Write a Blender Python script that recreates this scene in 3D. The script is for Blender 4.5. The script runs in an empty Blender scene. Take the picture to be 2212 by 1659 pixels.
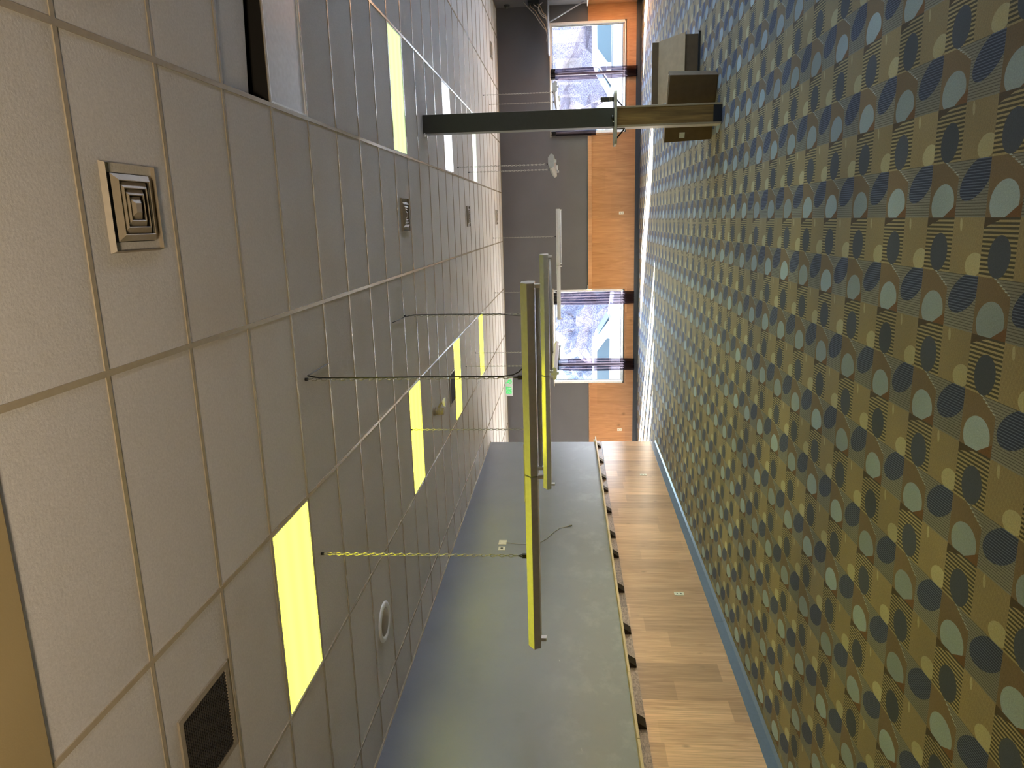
import bpy, bmesh, math, random
from mathutils import Vector, Matrix
random.seed(7)
S = bpy.context.scene
COL = S.collection
H = 3.503; YB = 18.974; XL = -4.626; YE = 14.726; XR = 5.02; XA = -10.6; YF = 1.86
RX0, RY0, PX, PY = -0.521, 2.524, 1.2192, 0.6096      # ceiling grid

# ------------------------------------------------------------------ node helper
class NT:
    def __init__(s, name):
        s.m = bpy.data.materials.new(name); s.m.use_nodes = True
        s.t = s.m.node_tree; s.t.nodes.clear()
        s.out = s.t.nodes.new('ShaderNodeOutputMaterial')
    def n(s, typ, **kw):
        nd = s.t.nodes.new(typ)
        for k, v in kw.items(): setattr(nd, k, v)
        return nd
    def link(s, a, b): s.t.links.new(a, b)
    def put(s, sock, v):
        if v is None: return
        if isinstance(v, bpy.types.NodeSocket): s.link(v, sock)
        else: sock.default_value = v
    def M(s, op, a, b=None, c=None):
        nd = s.n('ShaderNodeMath', operation=op)
        for i, v in enumerate((a, b, c)): s.put(nd.inputs[i], v)
        return nd.outputs[0]
    def mix(s, f, a, b, blend='MIX'):
        nd = s.n('ShaderNodeMix', data_type='RGBA', blend_type=blend)
        s.put(nd.inputs[0], f)
        for i, v in ((6, a), (7, b)):
            if isinstance(v, tuple) and len(v) == 3: v = v + (1,)
            s.put(nd.inputs[i], v)
        return nd.outputs[2]
    def obj(s):
        o = s.n('ShaderNodeTexCoord').outputs['Object']
        sp = s.n('ShaderNodeSeparateXYZ'); s.link(o, sp.inputs[0])
        return o, sp.outputs
    def xyz(s, x, y, z):
        c = s.n('ShaderNodeCombineXYZ')
        for i, v in enumerate((x, y, z)): s.put(c.inputs[i], v)
        return c.outputs[0]
    def noise(s, vec, scale, detail=3, rough=.5, dist=0):
        nd = s.n('ShaderNodeTexNoise')
        s.put(nd.inputs['Vector'], vec)
        nd.inputs['Scale'].default_value = scale; nd.inputs['Detail'].default_value = detail
        nd.inputs['Roughness'].default_value = rough; nd.inputs['Distortion'].default_value = dist
        return nd.outputs[0]
    def white(s, vec):
        nd = s.n('ShaderNodeTexWhiteNoise', noise_dimensions='3D'); s.put(nd.inputs['Vector'], vec)
        return nd.outputs[0]
    def ramp(s, v, a, b, lo=0., hi=1.):
        nd = s.n('ShaderNodeMapRange'); s.put(nd.inputs[0], v)
        for i, k in enumerate((a, b, lo, hi)): nd.inputs[i + 1].default_value = k
        return nd.outputs[0]
    def bump(s, h, strength, dist=.01):
        nd = s.n('ShaderNodeBump'); nd.inputs['Strength'].default_value = strength
        nd.inputs['Distance'].default_value = dist; s.put(nd.inputs['Height'], h)
        return nd.outputs[0]
    def bsdf(s, col, rough=.5, metal=0., spec=.5, normal=None, **kw):
        b = s.n('ShaderNodeBsdfPrincipled')
        if isinstance(col, tuple) and len(col) == 3: col = col + (1,)
        s.put(b.inputs['Base Color'], col); s.put(b.inputs['Roughness'], rough)
        s.put(b.inputs['Metallic'], metal); s.put(b.inputs['Specular IOR Level'], spec)
        if normal is not None: s.link(normal, b.inputs['Normal'])
        for k, v in kw.items(): s.put(b.inputs[k.replace('_', ' ')], v)
        return b.outputs[0]
    def done(s, sh):
        s.link(sh, s.out.inputs[0]); return s.m

def plain(name, col, rough=.5, metal=0., spec=.5, var=.06, scale=30):
    t = NT(name); o, _ = t.obj()
    k = t.ramp(t.noise(o, scale), .3, .7, 1 - var, 1 + var)
    c = t.mix(1., col, t.xyz(k, k, k), 'MULTIPLY')
    return t.done(t.bsdf(c, rough, metal, spec))

# ------------------------------------------------------------------ materials
def carpet():
    t = NT('carpet_mat'); o, (x, y, z) = t.obj()
    M = t.M
    v = M('DIVIDE', M('SUBTRACT', y, 3.298), .2505)
    u = M('DIVIDE', M('SUBTRACT', -0.041, x), .2488)
    fv, fu = M('FLOOR', v), M('FLOOR', u)
    pv, pu = M('FLOORED_MODULO', fv, 2.), M('FLOORED_MODULO', fu, 2.)
    lv, lu = M('SUBTRACT', v, fv), M('SUBTRACT', u, fu)
    def ell(cv, cu, a, b, deg):
        c, s_ = math.cos(math.radians(deg)), math.sin(math.radians(deg))
        dv, du = M('SUBTRACT', lv, cv), M('SUBTRACT', lu, cu)
        p = M('DIVIDE', M('ADD', M('MULTIPLY', dv, c), M('MULTIPLY', du, s_)), a)
        q = M('DIVIDE', M('SUBTRACT', M('MULTIPLY', du, c), M('MULTIPLY', dv, s_)), b)
        return M('LESS_THAN', M('ADD', M('MULTIPLY', p, p), M('MULTIPLY', q, q)), 1.)
    def stripe(k, duty, w=lu): return M('LESS_THAN', M('FRACT', M('MULTIPLY', w, k)), duty)
    cellid = t.xyz(fv, fu, 0.)
    wn = t.white(cellid)
    # A : grey-brown ribbed square, navy ribbed oval
    A = t.mix(stripe(20., .3), (.172, .163, .142), (.074, .068, .058))
    A = t.mix(ell(.42, .335, .55, .30, 30), A, t.mix(stripe(20., .34), (.018, .024, .058), (.085, .10, .165)))
    # B : brown square, pale blue-grey egg, pale dotted arc
    B = t.mix(stripe(34., .4, lv), (.155, .106, .060), (.125, .084, .046))
    wedge = M('LESS_THAN', M('ADD', M('MULTIPLY', lv, .55), lu), .27)
    B = t.mix(wedge, B, t.mix(stripe(20., .3), (.172, .163, .142), (.074, .068, .058)))
    arc = M('MULTIPLY', M('LESS_THAN', M('ABSOLUTE', M('SUBTRACT', M('ADD', M('MULTIPLY', lv, .55), lu), .27)), .02), stripe(22., .5))
    B = t.mix(arc, B, (.33, .34, .34))
    rim = M('LESS_THAN', M('ADD', M('MULTIPLY', lv, -.42), lu), .50)
    rim = M('SUBTRACT', 1., rim)
    egg = ell(.50, .745, .415, .355, 14)
    eggtone = t.mix(wn, (.265, .325, .375), (.180, .212, .240))
    B = t.mix(egg, B, eggtone)
    low = M('GREATER_THAN', M('SUBTRACT', lu, M('MULTIPLY', lv, .55)), .76)
    B = t.mix(low, B, (.125, .060, .024))
    # C : tan square, small straw egg in the corner, pale streak
    C = t.mix(stripe(30., .4, lv), (.235, .182, .100), (.195, .150, .082))
    C = t.mix(ell(.20, .81, .28, .205, 12), C, (.34, .30, .185))
    C = t.mix(ell(.74, .13, .04, .12, 8), C, (.33, .28, .17))
    # D : straw and charcoal stripes, dark grey egg
    D = t.mix(stripe(13., .52), (.285, .225, .120), (.048, .040, .028))
    D = t.mix(M('GREATER_THAN', M('SUBTRACT', lv, M('MULTIPLY', lu, 3.4)), .42), D, (.055, .035, .02))
    D = t.mix(ell(.46, .645, .315, .36, -12), D, t.mix(wn, (.050, .058, .085), (.038, .043, .060)))
    rowAB = t.mix(pv, A, B); rowCD = t.mix(pv, C, D)
    c = t.mix(pu, rowCD, rowAB)
    tid = t.xyz(M('FLOOR', M('MULTIPLY', v, .5)), M('FLOOR', M('MULTIPLY', u, .5)), 1.)
    k = t.ramp(t.white(tid), 0, 1, 1.0, 1.30)
    k2 = t.ramp(t.noise(o, 420, 2), .3, .7, .80, 1.2)
    k3 = t.ramp(t.noise(o, 1.1, 3), .35, .65, .88, 1.1)
    k4 = t.ramp(t.noise(o, 130, 3, .7), .3, .7, .84, 1.16)
    kk = M('MULTIPLY', M('MULTIPLY', M('MULTIPLY', k, k2), k3), k4)
    c = t.mix(1., c, t.xyz(kk, kk, kk), 'MULTIPLY')
    nb = t.bump(t.noise(o, 500, 2), .5, .004)
    return t.done(t.bsdf(c, .8, 0, .22, nb, Sheen_Weight=.07, Sheen_Roughness=.35))

def wood(name, base, dark, axis, plank=.19, groove=None, rough=.38, panel=None, knots=True, spec=.5, vary=.22, gs=24., gz=1.6, kn=(5., 2.6), gd=.9):
    t = NT(name); o, s_ = t.obj(); M = t.M
    h = s_[axis]; z = s_[2]
    w = M('ADD', h, M('MULTIPLY', t.noise(o, .8, 1), .02))
    pid = M('FLOOR', M('DIVIDE', w, plank))
    r1 = t.white(t.xyz(pid, 3.1, 0.))
    seg = M('FLOOR', M('ADD', M('MULTIPLY', z, .9), M('MULTIPLY', r1, 5.)))
    r2 = t.white(t.xyz(pid, seg, 7.))
    g1 = t.noise(t.xyz(M('MULTIPLY', h, gs), M('MULTIPLY', r1, 40.), M('MULTIPLY', z, gz)), 1., 4, .6, gd)
    g2 = t.noise(t.xyz(M('MULTIPLY', h, 110.), 0., M('MULTIPLY', z, 3.)), 1., 2, .5, .3)
    f = M('ADD', M('MULTIPLY', g1, .75), M('MULTIPLY', g2, .25))
    c = t.mix(t.ramp(f, .34, .66), dark, base)
    tone = t.ramp(r2, 0, 1, 1 - vary, 1 + vary * .7)
    c = t.mix(1., c, t.xyz(tone, tone, tone), 'MULTIPLY')
    if panel:
        r3 = t.ramp(t.white(t.xyz(M('FLOOR', M('DIVIDE', h, panel)), 11., 2.)), 0, 1, .86, 1.12)
        c = t.mix(1., c, t.xyz(r3, r3, r3), 'MULTIPLY')
    if knots:
        vo = t.n('ShaderNodeTexVoronoi'); t.link(t.xyz(M('MULTIPLY', h, kn[0]), 0., M('MULTIPLY', z, kn[1])), vo.inputs['Vector'])
        vo.inputs['Scale'].default_value = 1.
        kf = t.ramp(vo.outputs['Distance'], .03, .13, .6, 0.)
        c = t.mix(kf, c, tuple(k * .42 for k in dark))
    if groove:
        gr = M('LESS_THAN', M('FRACT', M('DIVIDE', h, groove)), .10)
        c = t.mix(M('MULTIPLY', gr, .35), c, tuple(k * .35 for k in dark))
    return t.done(t.bsdf(c, rough, 0, spec))

def paint_wall(name, col, scuffs=False, rough=.42):
    t = NT(name); o, (x, y, z) = t.obj(); M = t.M
    k = t.ramp(t.noise(o, 1.3, 4), .3, .7, .93, 1.07)
    c = t.mix(1., col, t.xyz(k, k, k), 'MULTIPLY')
    if scuffs:
        low = t.ramp(z, 2.2, 1.5, 0, 1)
        p = t.ramp(t.noise(t.xyz(0., M('MULTIPLY', y, 2.2), M('MULTIPLY', z, 3.)), 1., 5, .62), .50, .68, 0, .55)
        c = t.mix(M('MULTIPLY', p, low), c, tuple(min(1, k * 1.75) for k in col))
        d = t.ramp(t.noise(t.xyz(3., M('MULTIPLY', y, 1.6), M('MULTIPLY', z, 1.7)), 1., 4), .62, .74, 0, .4)
        c = t.mix(d, c, tuple(k * .72 for k in col))
        zone = M('MULTIPLY', M('MULTIPLY', t.ramp(y, 7.2, 6.9, 0, 1), t.ramp(y, 5.5, 5.8, 0, 1)), M('MULTIPLY', t.ramp(z, 1.5, 1.6, 0, 1), t.ramp(z, 2.0, 1.92, 0, 1)))
        sc = t.ramp(t.noise(t.xyz(1., M('MULTIPLY', y, 5.), M('MULTIPLY', z, 9.)), 1., 6, .75, 1.2), .66, .70, 0, .85)
        c = t.mix(M('MULTIPLY', sc, zone), c, (.62, .63, .64))
    nb = t.bump(t.noise(o, 160, 3), .12, .003)
    return t.done(t.bsdf(c, rough, 0, .9 if scuffs else .5, nb))

def tile_mat():
    t = NT('ceiling_tile_mat'); o, (x, y, z) = t.obj(); M = t.M
    tid = t.xyz(M('FLOOR', M('DIVIDE', M('SUBTRACT', x, RX0), PX)), M('FLOOR', M('DIVIDE', M('SUBTRACT', y, RY0), PY)), 0.)
    k = t.ramp(t.white(tid), 0, 1, .93, 1.04)
    k2 = t.ramp(t.noise(o, 90, 4, .65), .3, .7, .90, 1.06)
    kk = M('MULTIPLY', k, k2)
    st = t.ramp(t.noise(o, .9, 4), .52, .75, 0, .28)
    c = t.mix(st, (.60, .575, .545), (.50, .40, .26))
    c = t.mix(1., c, t.xyz(kk, kk, kk), 'MULTIPLY')
    nb = t.bump(t.noise(o, 75, 5, .7), .28, .010)
    return t.done(t.bsdf(c, .9, 0, .2, nb))

def lens_mat(name, col, k, axis=0):
    t = NT(name); o, s_ = t.obj(); M = t.M
    band = M('ADD', .93, M('MULTIPLY', M('SINE', M('MULTIPLY', s_[1 - axis], 33.)), .07))
    e = t.n('ShaderNodeEmission'); e.inputs[0].default_value = col + (1,)
    t.link(M('MULTIPLY', band, k), e.inputs[1])
    return t.done(e.outputs[0])

def glass_mat():
    t = NT('window_glass_mat')
    tr = t.n('ShaderNodeBsdfTransparent'); tr.inputs[0].default_value = (.93, .96, .97, 1)
    gl = t.n('ShaderNodeBsdfGlossy'); gl.inputs['Roughness'].default_value = .02
    fr = t.n('ShaderNodeFresnel'); fr.inputs[0].default_value = 1.45
    mx = t.n('ShaderNodeMixShader'); t.link(fr.outputs[0], mx.inputs[0])
    t.link(tr.outputs[0], mx.inputs[1]); t.link(gl.outputs[0], mx.inputs[2])
    return t.done(mx.outputs[0])

def sheer_mat():
    t = NT('sheer_curtain_mat'); o, (x, y, z) = t.obj()
    w = t.ramp(t.noise(t.xyz(t.M('MULTIPLY', x, 60.), 0., t.M('MULTIPLY', z, 1.5)), 1., 2), .35, .65, .10, .48)
    tr = t.n('ShaderNodeBsdfTransparent'); tr.inputs[0].default_value = (.42, .38, .46, 1)
    df = t.n('ShaderNodeBsdfDiffuse'); df.inputs[0].default_value = (.016, .013, .018, 1)
    tl = t.n('ShaderNodeBsdfTranslucent'); tl.inputs[0].default_value = (.018, .015, .020, 1)
    a = t.n('ShaderNodeMixShader'); a.inputs[0].default_value = .4
    t.link(df.outputs[0], a.inputs[1]); t.link(tl.outputs[0], a.inputs[2])
    b = t.n('ShaderNodeMixShader'); t.link(w, b.inputs[0])
    t.link(a.outputs[0], b.inputs[1]); t.link(tr.outputs[0], b.inputs[2])
    return t.done(b.outputs[0])

def foliage_mat(name, a, b, sc=9):
    t = NT(name); o, _ = t.obj()
    c = t.mix(t.ramp(t.noise(o, sc, 5, .7), .38, .62), a, b)
    return t.done(t.bsdf(c, .9, 0, .1))

YELLOW = (1.0, .95, .022)
M_ = dict(
    carpet=carpet(),
    tile=tile_mat(),
    tee=plain('grid_tee_mat', (.37, .31, .22), .26, 0, 1.),
    paintL=paint_wall('left_wall_paint', (.130, .145, .178), True, .38),
    paintB=paint_wall('back_wall_paint', (.108, .104, .110)),
    paintH=paint_wall('header_paint', (.34, .26, .125), False, .7),
    white_wall=paint_wall('pale_wall_paint', (.55, .53, .50)),
    woodL=wood('left_panelling', (.65, .385, .225), (.41, .22, .12), 1, .30, .031, .28, 1.22, True, .6, .26),
    woodB=wood('back_panelling', (.47, .225, .090), (.33, .138, .05), 0, .61, None, .36, None, True, .5, .10, 11., 1.0, (2.3, 1.9), 1.6),
    woodR=wood('right_panelling', (.47, .225, .090), (.33, .138, .05), 1, .61, None, .36, None, True, .5, .10, 11., 1.0, (2.3, 1.9), 1.6),
    woodtrim=wood('pine_trim', (.48, .25, .12), (.38, .18, .08), 0, .4, None, .4, None, False),
    apron=wood('swirl_grain_board', (.46, .31, .23), (.11, .065, .045), 1, 1.4, None, .33, None, True, .5, .2, 9., 34., (5., 2.6), 2.2),
    ledge=plain('ledge_edge_mat', (.55, .40, .24), .4),
    bracket=plain('bracket_mat', (.022, .011, .007), .5),
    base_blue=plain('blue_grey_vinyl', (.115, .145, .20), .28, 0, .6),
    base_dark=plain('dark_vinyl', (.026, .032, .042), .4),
    alu=plain('window_aluminium', (.66, .68, .70), .4, .2),
    seal_shadow=plain('seal_and_shadow_black', (.02, .02, .022), .5),  # glazing seal, also the painted shadow below the sills
    glass=glass_mat(), sheer=sheer_mat(),
    heading=plain('curtain_heading_mat', (.012, .010, .014), .8),
    cream=plain('cream_rod_mat', (.68, .60, .48), .4),
    white=plain('white_enamel', (.80, .81, .82), .35),
    lamp_white=plain('lamp_enamel', (.52, .53, .56), .30, 0, .5),
    tube=plain('unlit_tube_glass', (.62, .64, .68), .15, 0, .6),
    ivory=plain('ivory_plastic', (.62, .58, .48), .35),
    black=plain('black_plastic', (.008, .008, .009), .4),
    chain=plain('chain_steel', (.34, .33, .28), .35, .75),
    hook=plain('black_hook_steel', (.010, .010, .010), .4),
    post=plain('dark_casing_paint', (.040, .041, .036), .45, 0, .4),
    postwood=wood('post_veneer', (.25, .145, .045), (.12, .062, .018), 0, .055, None, .35, None, True),
    edge=plain('oak_edge_strip', (.30, .22, .13), .4),
    post_base=plain('post_base_vinyl', (.006, .007, .012), .4),
    shelf=plain('ledge_laminate', (.36, .34, .28), .3),
    card=plain('brown_cardboard', (.125, .078, .040), .75, 0, .25, .1, 12),
    cardtop=plain('lit_tan_cardboard', (.40, .285, .175), .75, 0, .25, .08, 12),  # paler tan holds the light on the upward lid
    label=plain('paper_label', (.60, .57, .50), .6),
    vent=plain('vent_enamel', (.31, .26, .19), .45),
    dark=plain('vent_cavity', (.010, .008, .006), .8),
    grille=plain('eggcrate_grille', (.032, .027, .022), .6),
    green=None, sign=plain('sign_plastic', (.66, .68, .68), .4),
    panelwhite=plain('unlit_diffuser', (.66, .67, .70), .25, 0, .5),
    steel=plain('shelf_steel', (.42, .45, .52), .35, .5),
    cable_w=plain('grey_cable', (.42, .38, .34), .5), cable_o=plain('tan_cable', (.48, .34, .22), .5),
    lensY=lens_mat('yellow_lens', YELLOW, 3.4),
    lensG=lens_mat('green_lens', (.66, .86, .36), .42),
    lensW=lens_mat('white_lens', (.92, .93, 1.0), .45),
    lensC=lens_mat('pale_green_lens', (.90, 1.0, .80), .45),
    snow=plain('pale_concrete', (.42, .42, .43), .8, 0, .3, .1, 2),
    carw=plain('white_car_paint', (.36, .37, .39), .3, 0, .4), carw2=plain('silver_car_paint', (.17, .185, .22), .3, 0, .4), carb=plain('blue_car_paint', (.04, .11, .24), .3, 0, .6),
    carglass=plain('car_glass', (.025, .045, .062), .35, 0, .2), tyre=plain('tyre_rubber', (.03, .03, .035), .8),
    orange=plain('indicator_lens', (.80, .30, .06), .3), red=plain('tail_lens', (.70, .05, .08), .3),
    siding=plain('pale_siding', (.15, .19, .21), .7), siding2=plain('mauve_siding', (.13, .10, .12), .7),
    roofm=plain('roof_shingle', (.12, .12, .16), .8), housewin=plain('house_window', (.06, .10, .15), .2),
    bush=foliage_mat('bare_twigs', (.022, .019, .032), (.105, .10, .13), 24),
    bush2=foliage_mat('frosted_twigs', (.030, .031, .045), (.13, .14, .17), 30),
    bark=foliage_mat('bark', (.03, .024, .03), (.07, .06, .07), 6), fence=plain('red_fence', (.13, .05, .065), .7),
)
tg = NT('exit_green'); e_ = tg.n('ShaderNodeEmission'); e_.inputs[0].default_value = (.06, .80, .16, 1); e_.inputs[1].default_value = .30
M_['green'] = tg.done(e_.outputs[0])

# ------------------------------------------------------------------ mesh builder
class MB:
    def __init__(s): s.b = bmesh.new(); s.mi = 0
    def face(s, pts):
        f = s.b.faces.new([s.b.verts.new(p) for p in pts]); f.material_index = s.mi; return f
    def hull(s, lo, hi):                      # two rings of points joined into a solid
        n = len(lo)
        a = [s.b.verts.new(p) for p in lo]; c = [s.b.verts.new(p) for p in hi]
        fs = [s.b.faces.new(a[::-1]), s.b.faces.new(c)]
        for i in range(n): fs.append(s.b.faces.new((a[i], a[(i + 1) % n], c[(i + 1) % n], c[i])))
        for f in fs: f.material_index = s.mi
    def box(s, x0, x1, y0, y1, z0, z1):
        s.hull([(x0, y0, z0), (x1, y0, z0), (x1, y1, z0), (x0, y1, z0)], [(x0, y0, z1), (x1, y0, z1), (x1, y1, z1), (x0, y1, z1)]); return s
    def prism(s, prof, axis, a, b):           # profile of 2-D points extruded along an axis
        f = {0: lambda p, t: (t, p[0], p[1]), 1: lambda p, t: (p[0], t, p[1]), 2: lambda p, t: (p[0], p[1], t)}[axis]
        s.hull([f(p, a) for p in prof], [f(p, b) for p in prof]); return s
    def tube(s, path, r, n=8, caps=True):
        path = [Vector(p) for p in path]; rings = []
        for i, p in enumerate(path):
            d = (path[min(i + 1, len(path) - 1)] - path[max(i - 1, 0)]).normalized()
            a = d.orthogonal().normalized() if i == 0 else (a - d * a.dot(d)).normalized()
            c = d.cross(a)
            rr = r[i] if isinstance(r, (list, tuple)) else r
            rings.append([s.b.verts.new(p + (a * math.cos(2 * math.pi * k / n) + c * math.sin(2 * math.pi * k / n)) * rr) for k in range(n)])
        for q, w in zip(rings, rings[1:]):
            for k in range(n):
                f = s.b.faces.new((q[k], q[(k + 1) % n], w[(k + 1) % n], w[k])); f.material_index = s.mi; f.smooth = True
        if caps:
            for rg in (rings[0][::-1], rings[-1]): s.b.faces.new(rg).material_index = s.mi
        return s
    def cyl(s, c, r, h, axis=2, n=24, r2=None):
        d = [0, 0, 0]; d[axis] = h
        return s.tube([c, (c[0] + d[0], c[1] + d[1], c[2] + d[2])], [r, r if r2 is None else r2], n)
    def lathe(s, prof, c, n=32):              # (radius, z) about a vertical axis
        rings = [[s.b.verts.new((c[0] + r * math.cos(2 * math.pi * k / n), c[1] + r * math.sin(2 * math.pi * k / n), c[2] + z)) for k in range(n)] for r, z in prof]
        for q, w in zip(rings, rings[1:]):
            for k in range(n):
                f = s.b.faces.new((q[k], q[(k + 1) % n], w[(k + 1) % n], w[k])); f.material_index = s.mi; f.smooth = True
        for rg in (rings[0], rings[-1]): s.b.faces.new(rg).material_index = s.mi
        return s
    def ring(s, x0, x1, y0, y1, t, z0, z1):   # square frame lying flat
        s.box(x0, x1, y0, y0 + t, z0, z1); s.box(x0, x1, y1 - t, y1, z0, z1)
        s.box(x0, x0 + t, y0 + t, y1 - t, z0, z1); s.box(x1 - t, x1, y0 + t, y1 - t, z0, z1); return s
    def build(s, name, mats, parent=None, bevel=0):
        me = bpy.data.meshes.new(name)
        off = Vector((0, 0, 0)); p = parent
        while p is not None: off += p.location; p = p.parent
        bmesh.ops.recalc_face_normals(s.b, faces=s.b.faces)
        bmesh.ops.translate(s.b, verts=s.b.verts, vec=-off)
        s.b.to_mesh(me); s.b.free()
        for m in (mats if isinstance(mats, list) else [mats]): me.materials.append(M_[m])
        o = bpy.data.objects.new(name, me); COL.objects.link(o)
        if parent is not None: o.parent = parent
        if bevel:
            bv = o.modifiers.new('bevel', 'BEVEL'); bv.width = bevel; bv.segments = 2; bv.limit_method = 'ANGLE'
        return o

def tag(o, label=None, cat=None, group=None, kind=None):
    for k, v in (('label', label), ('category', cat), ('group', group), ('kind', kind)):
        if v: o[k] = v
    return o
def thing(name, loc, label, cat, group=None):
    o = bpy.data.objects.new(name, None); o.location = loc; o.empty_display_size = .1
    COL.objects.link(o); return tag(o, label, cat, group)
def struct(name, mb, mats, parent=None, bevel=0):
    o = mb.build(name, mats, parent, bevel)
    if parent is None: o['kind'] = 'structure'
    return o
def copy_tree(o, parent=None):
    c = o.copy(); COL.objects.link(c)
    if parent is not None: c.parent = parent
    for ch in list(o.children): copy_tree(ch, c)
    return c

# ================================================================== ROOM SHELL
m = MB(); m.face([(XA, -2.6, 0), (XR, -2.6, 0), (XR, YB, 0), (XA, YB, 0)]); m.box(XA, XR, -2.6, YB, -.44, -.01)
struct('floor', m, 'carpet')

skip = {(-2, 2), (-2, 8), (-2, 13), (-2, 18), (1, 2), (1, 3), (1, 8), (1, 13), (1, 18)}
m = MB()
for i in range(-9, 5):
    for j in range(-1, 28):
        if (i, j) in skip: continue
        x0, x1 = max(RX0 + i * PX, XA), min(RX0 + (i + 1) * PX, XR); y0, y1 = max(RY0 + j * PY, YF), min(RY0 + (j + 1) * PY, YB)
        if x1 - x0 < .01 or y1 - y0 < .01: continue
        if x1 < XL and y1 < YE: continue
        m.face([(x0, y0, H), (x0, y1, H), (x1, y1, H), (x1, y0, H)])
m.mi = 1
for i in range(-9, 6):
    x = RX0 + i * PX
    if XA < x < XR: m.box(x - .0125, x + .0125, YF if x > XL else YE, YB, H - .006, H + .001)
for j in range(-1, 29):
    y = RY0 + j * PY
    if YF < y < YB:
        xa = XL if y < YE else XA
        for i in range(-9, 6):
            a, b = max(RX0 + i * PX + .0125, xa), min(RX0 + (i + 1) * PX - .0125, XR)
            if b > a: m.box(a, b, y - .0115, y + .0115, H - .004 - random.random() * .0015, H + .001)
m.box(XL, XL + .022, YF, YE, H - .012, H); m.box(XR - .022, XR, YF, YB, H - .012, H); m.box(XA, XR, YB - .022, YB, H - .012, H)
m.mi = 2
m.box(XA - .2, XR + .2, -2.8, YB + .2, 4.25, 4.35)
struct('ceiling', m, ['tile', 'tee', 'dark'])

# walls
m = MB(); m.box(XL - .2, XL, -2.6, YE, 0, 4.25)
struct('wall_left', m, 'paintL')
m = MB(); m.box(XA, XL - .2, YE - .2, YE, 0, 4.25)
struct('wall_alcove', m, 'white_wall')
W1 = (2.10, 4.60, .40, 2.195); W2 = (-4.272, -1.842, .41, 2.20)
m = MB()
# glazed bays round the corner on the left, out of the picture, then the two windows
bays = [(-10.15, -9.55), (-9.25, -8.45), (-8.15, -7.45), (-7.30, -6.75)]
x = XA - .2
for a, b in bays:
    m.box(x, a, YB, YB + .13, -.45, 4.25); m.box(a, b, YB, YB + .13, -.45, .08); m.box(a, b, YB, YB + .13, 2.68, 4.25); x = b
xs = [x, W2[0], W2[1], W1[0], W1[1], XR + .2]
for a, b in ((0, 1), (2, 3), (4, 5)): m.box(xs[a], xs[b], YB, YB + .13, -.45, 4.25)
for w in (W1, W2):
    m.box(w[0], w[1], YB, YB + .13, -.45, w[2]); m.box(w[0], w[1], YB, YB + .13, w[3], 4.25)
struct('wall_back', m, 'paintB')
WR = [(4.3, 6.3), (7.4, 9.4), (10.6, 13.2), (14.4, 16.8)]  # unseen openings added to let more daylight into the room
m = MB(); y = -2.6
for a, b in WR:
    m.box(XR, XR + .2, y, a, -.45, 4.25); m.box(XR, XR + .2, a, b, -.45, .40); m.box(XR, XR + .2, a, b, 2.2, 4.25); y = b
m.box(XR, XR + .2, y, YB, -.45, 4.25)
struct('wall_right', m, 'paintB')
m = MB(); m.box(XL - .2, XR + .2, -2.8, -2.6, -.45, 4.25)
struct('wall_front', m, 'white_wall')
m = MB(); m.box(XA - .2, XA, YE - .2, YB + .2, -.45, 4.25)
struct('wall_storefront', m, 'white_wall')
# header over the viewer
m = MB(); m.box(XL, XR, -2.6, 1.932, 3.490, 3.62)
struct('trim_1', m, 'paintH', None, .006)

# windows
def window(name, w, mull):
    x0, x1, z0, z1 = w; yf = YB + .06
    r = bpy.data.objects.new(name, None); r.location = (x0, yf, z0); COL.objects.link(r); r['kind'] = 'structure'
    m = MB(); t = .035
    m.box(x0, x0 + t, yf, yf + .05, z0, z1); m.box(x1 - t, x1, yf, yf + .05, z0, z1)
    m.box(x0 + t, x1 - t, yf, yf + .05, z1 - t, z1); m.box(x0 + t, x1 - t, yf, yf + .05, z0, z0 + t)
    m.box(mull - .025, mull + .025, yf, yf + .05, z0 + t, z1 - t)
    m.build('window_frame', 'alu', r)
    m = MB()
    for a, b in ((x0 + t, mull - .025), (mull + .025, x1 - t)):
        m.ring(a, b, z0 + t, z1 - t, .012, 0, 1)
    for v in m.b.verts: v.co = (v.co.x, yf + .015 + v.co.z * .02, v.co.y)
    m.build('glazing_seal', 'seal_shadow', r)
    for a, b in ((x0 + t, mull - .025), (mull + .025, x1 - t)):
        m = MB(); m.face([(a, yf + .03, z0 + t), (b, yf + .03, z0 + t), (b, yf + .03, z1 - t), (a, yf + .03, z1 - t)])
        m.build('window_pane', 'glass', r)
    m = MB(); m.box(x0, x1, YB - .02, yf, z0 - .018, z0); m.box(x0 - .0, x0 + .008, YB, yf, z0, z1); m.box(x1 - .008, x1, YB, yf, z0, z1); m.box(x0, x1, YB, yf, z1 - .008, z1)
    m.build('window_reveal', 'white', r)
    m = MB(); m.box(x0 - .035, x1 + .035, z1, z1 + .03, 0, 1); m.box(x0 - .035, x0 + .02, z0, z1, 0, 1); m.box(x1 - .02, x1 + .035, z0, z1, 0, 1)
    for v in m.b.verts: v.co = (v.co.x, YB - .012 + v.co.z * .012, v.co.y)
    m.build('window_casing', 'white', r)
    m = MB(); m.box(x0 - .035, x1 + .035, YB - .016, YB, z0 - .046, z0 - .018); m.build('sill_shadow', 'seal_shadow', r)  # dark strip painted in for the shadow under the sill
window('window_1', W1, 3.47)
window('window_2', W2, -3.82)

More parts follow.
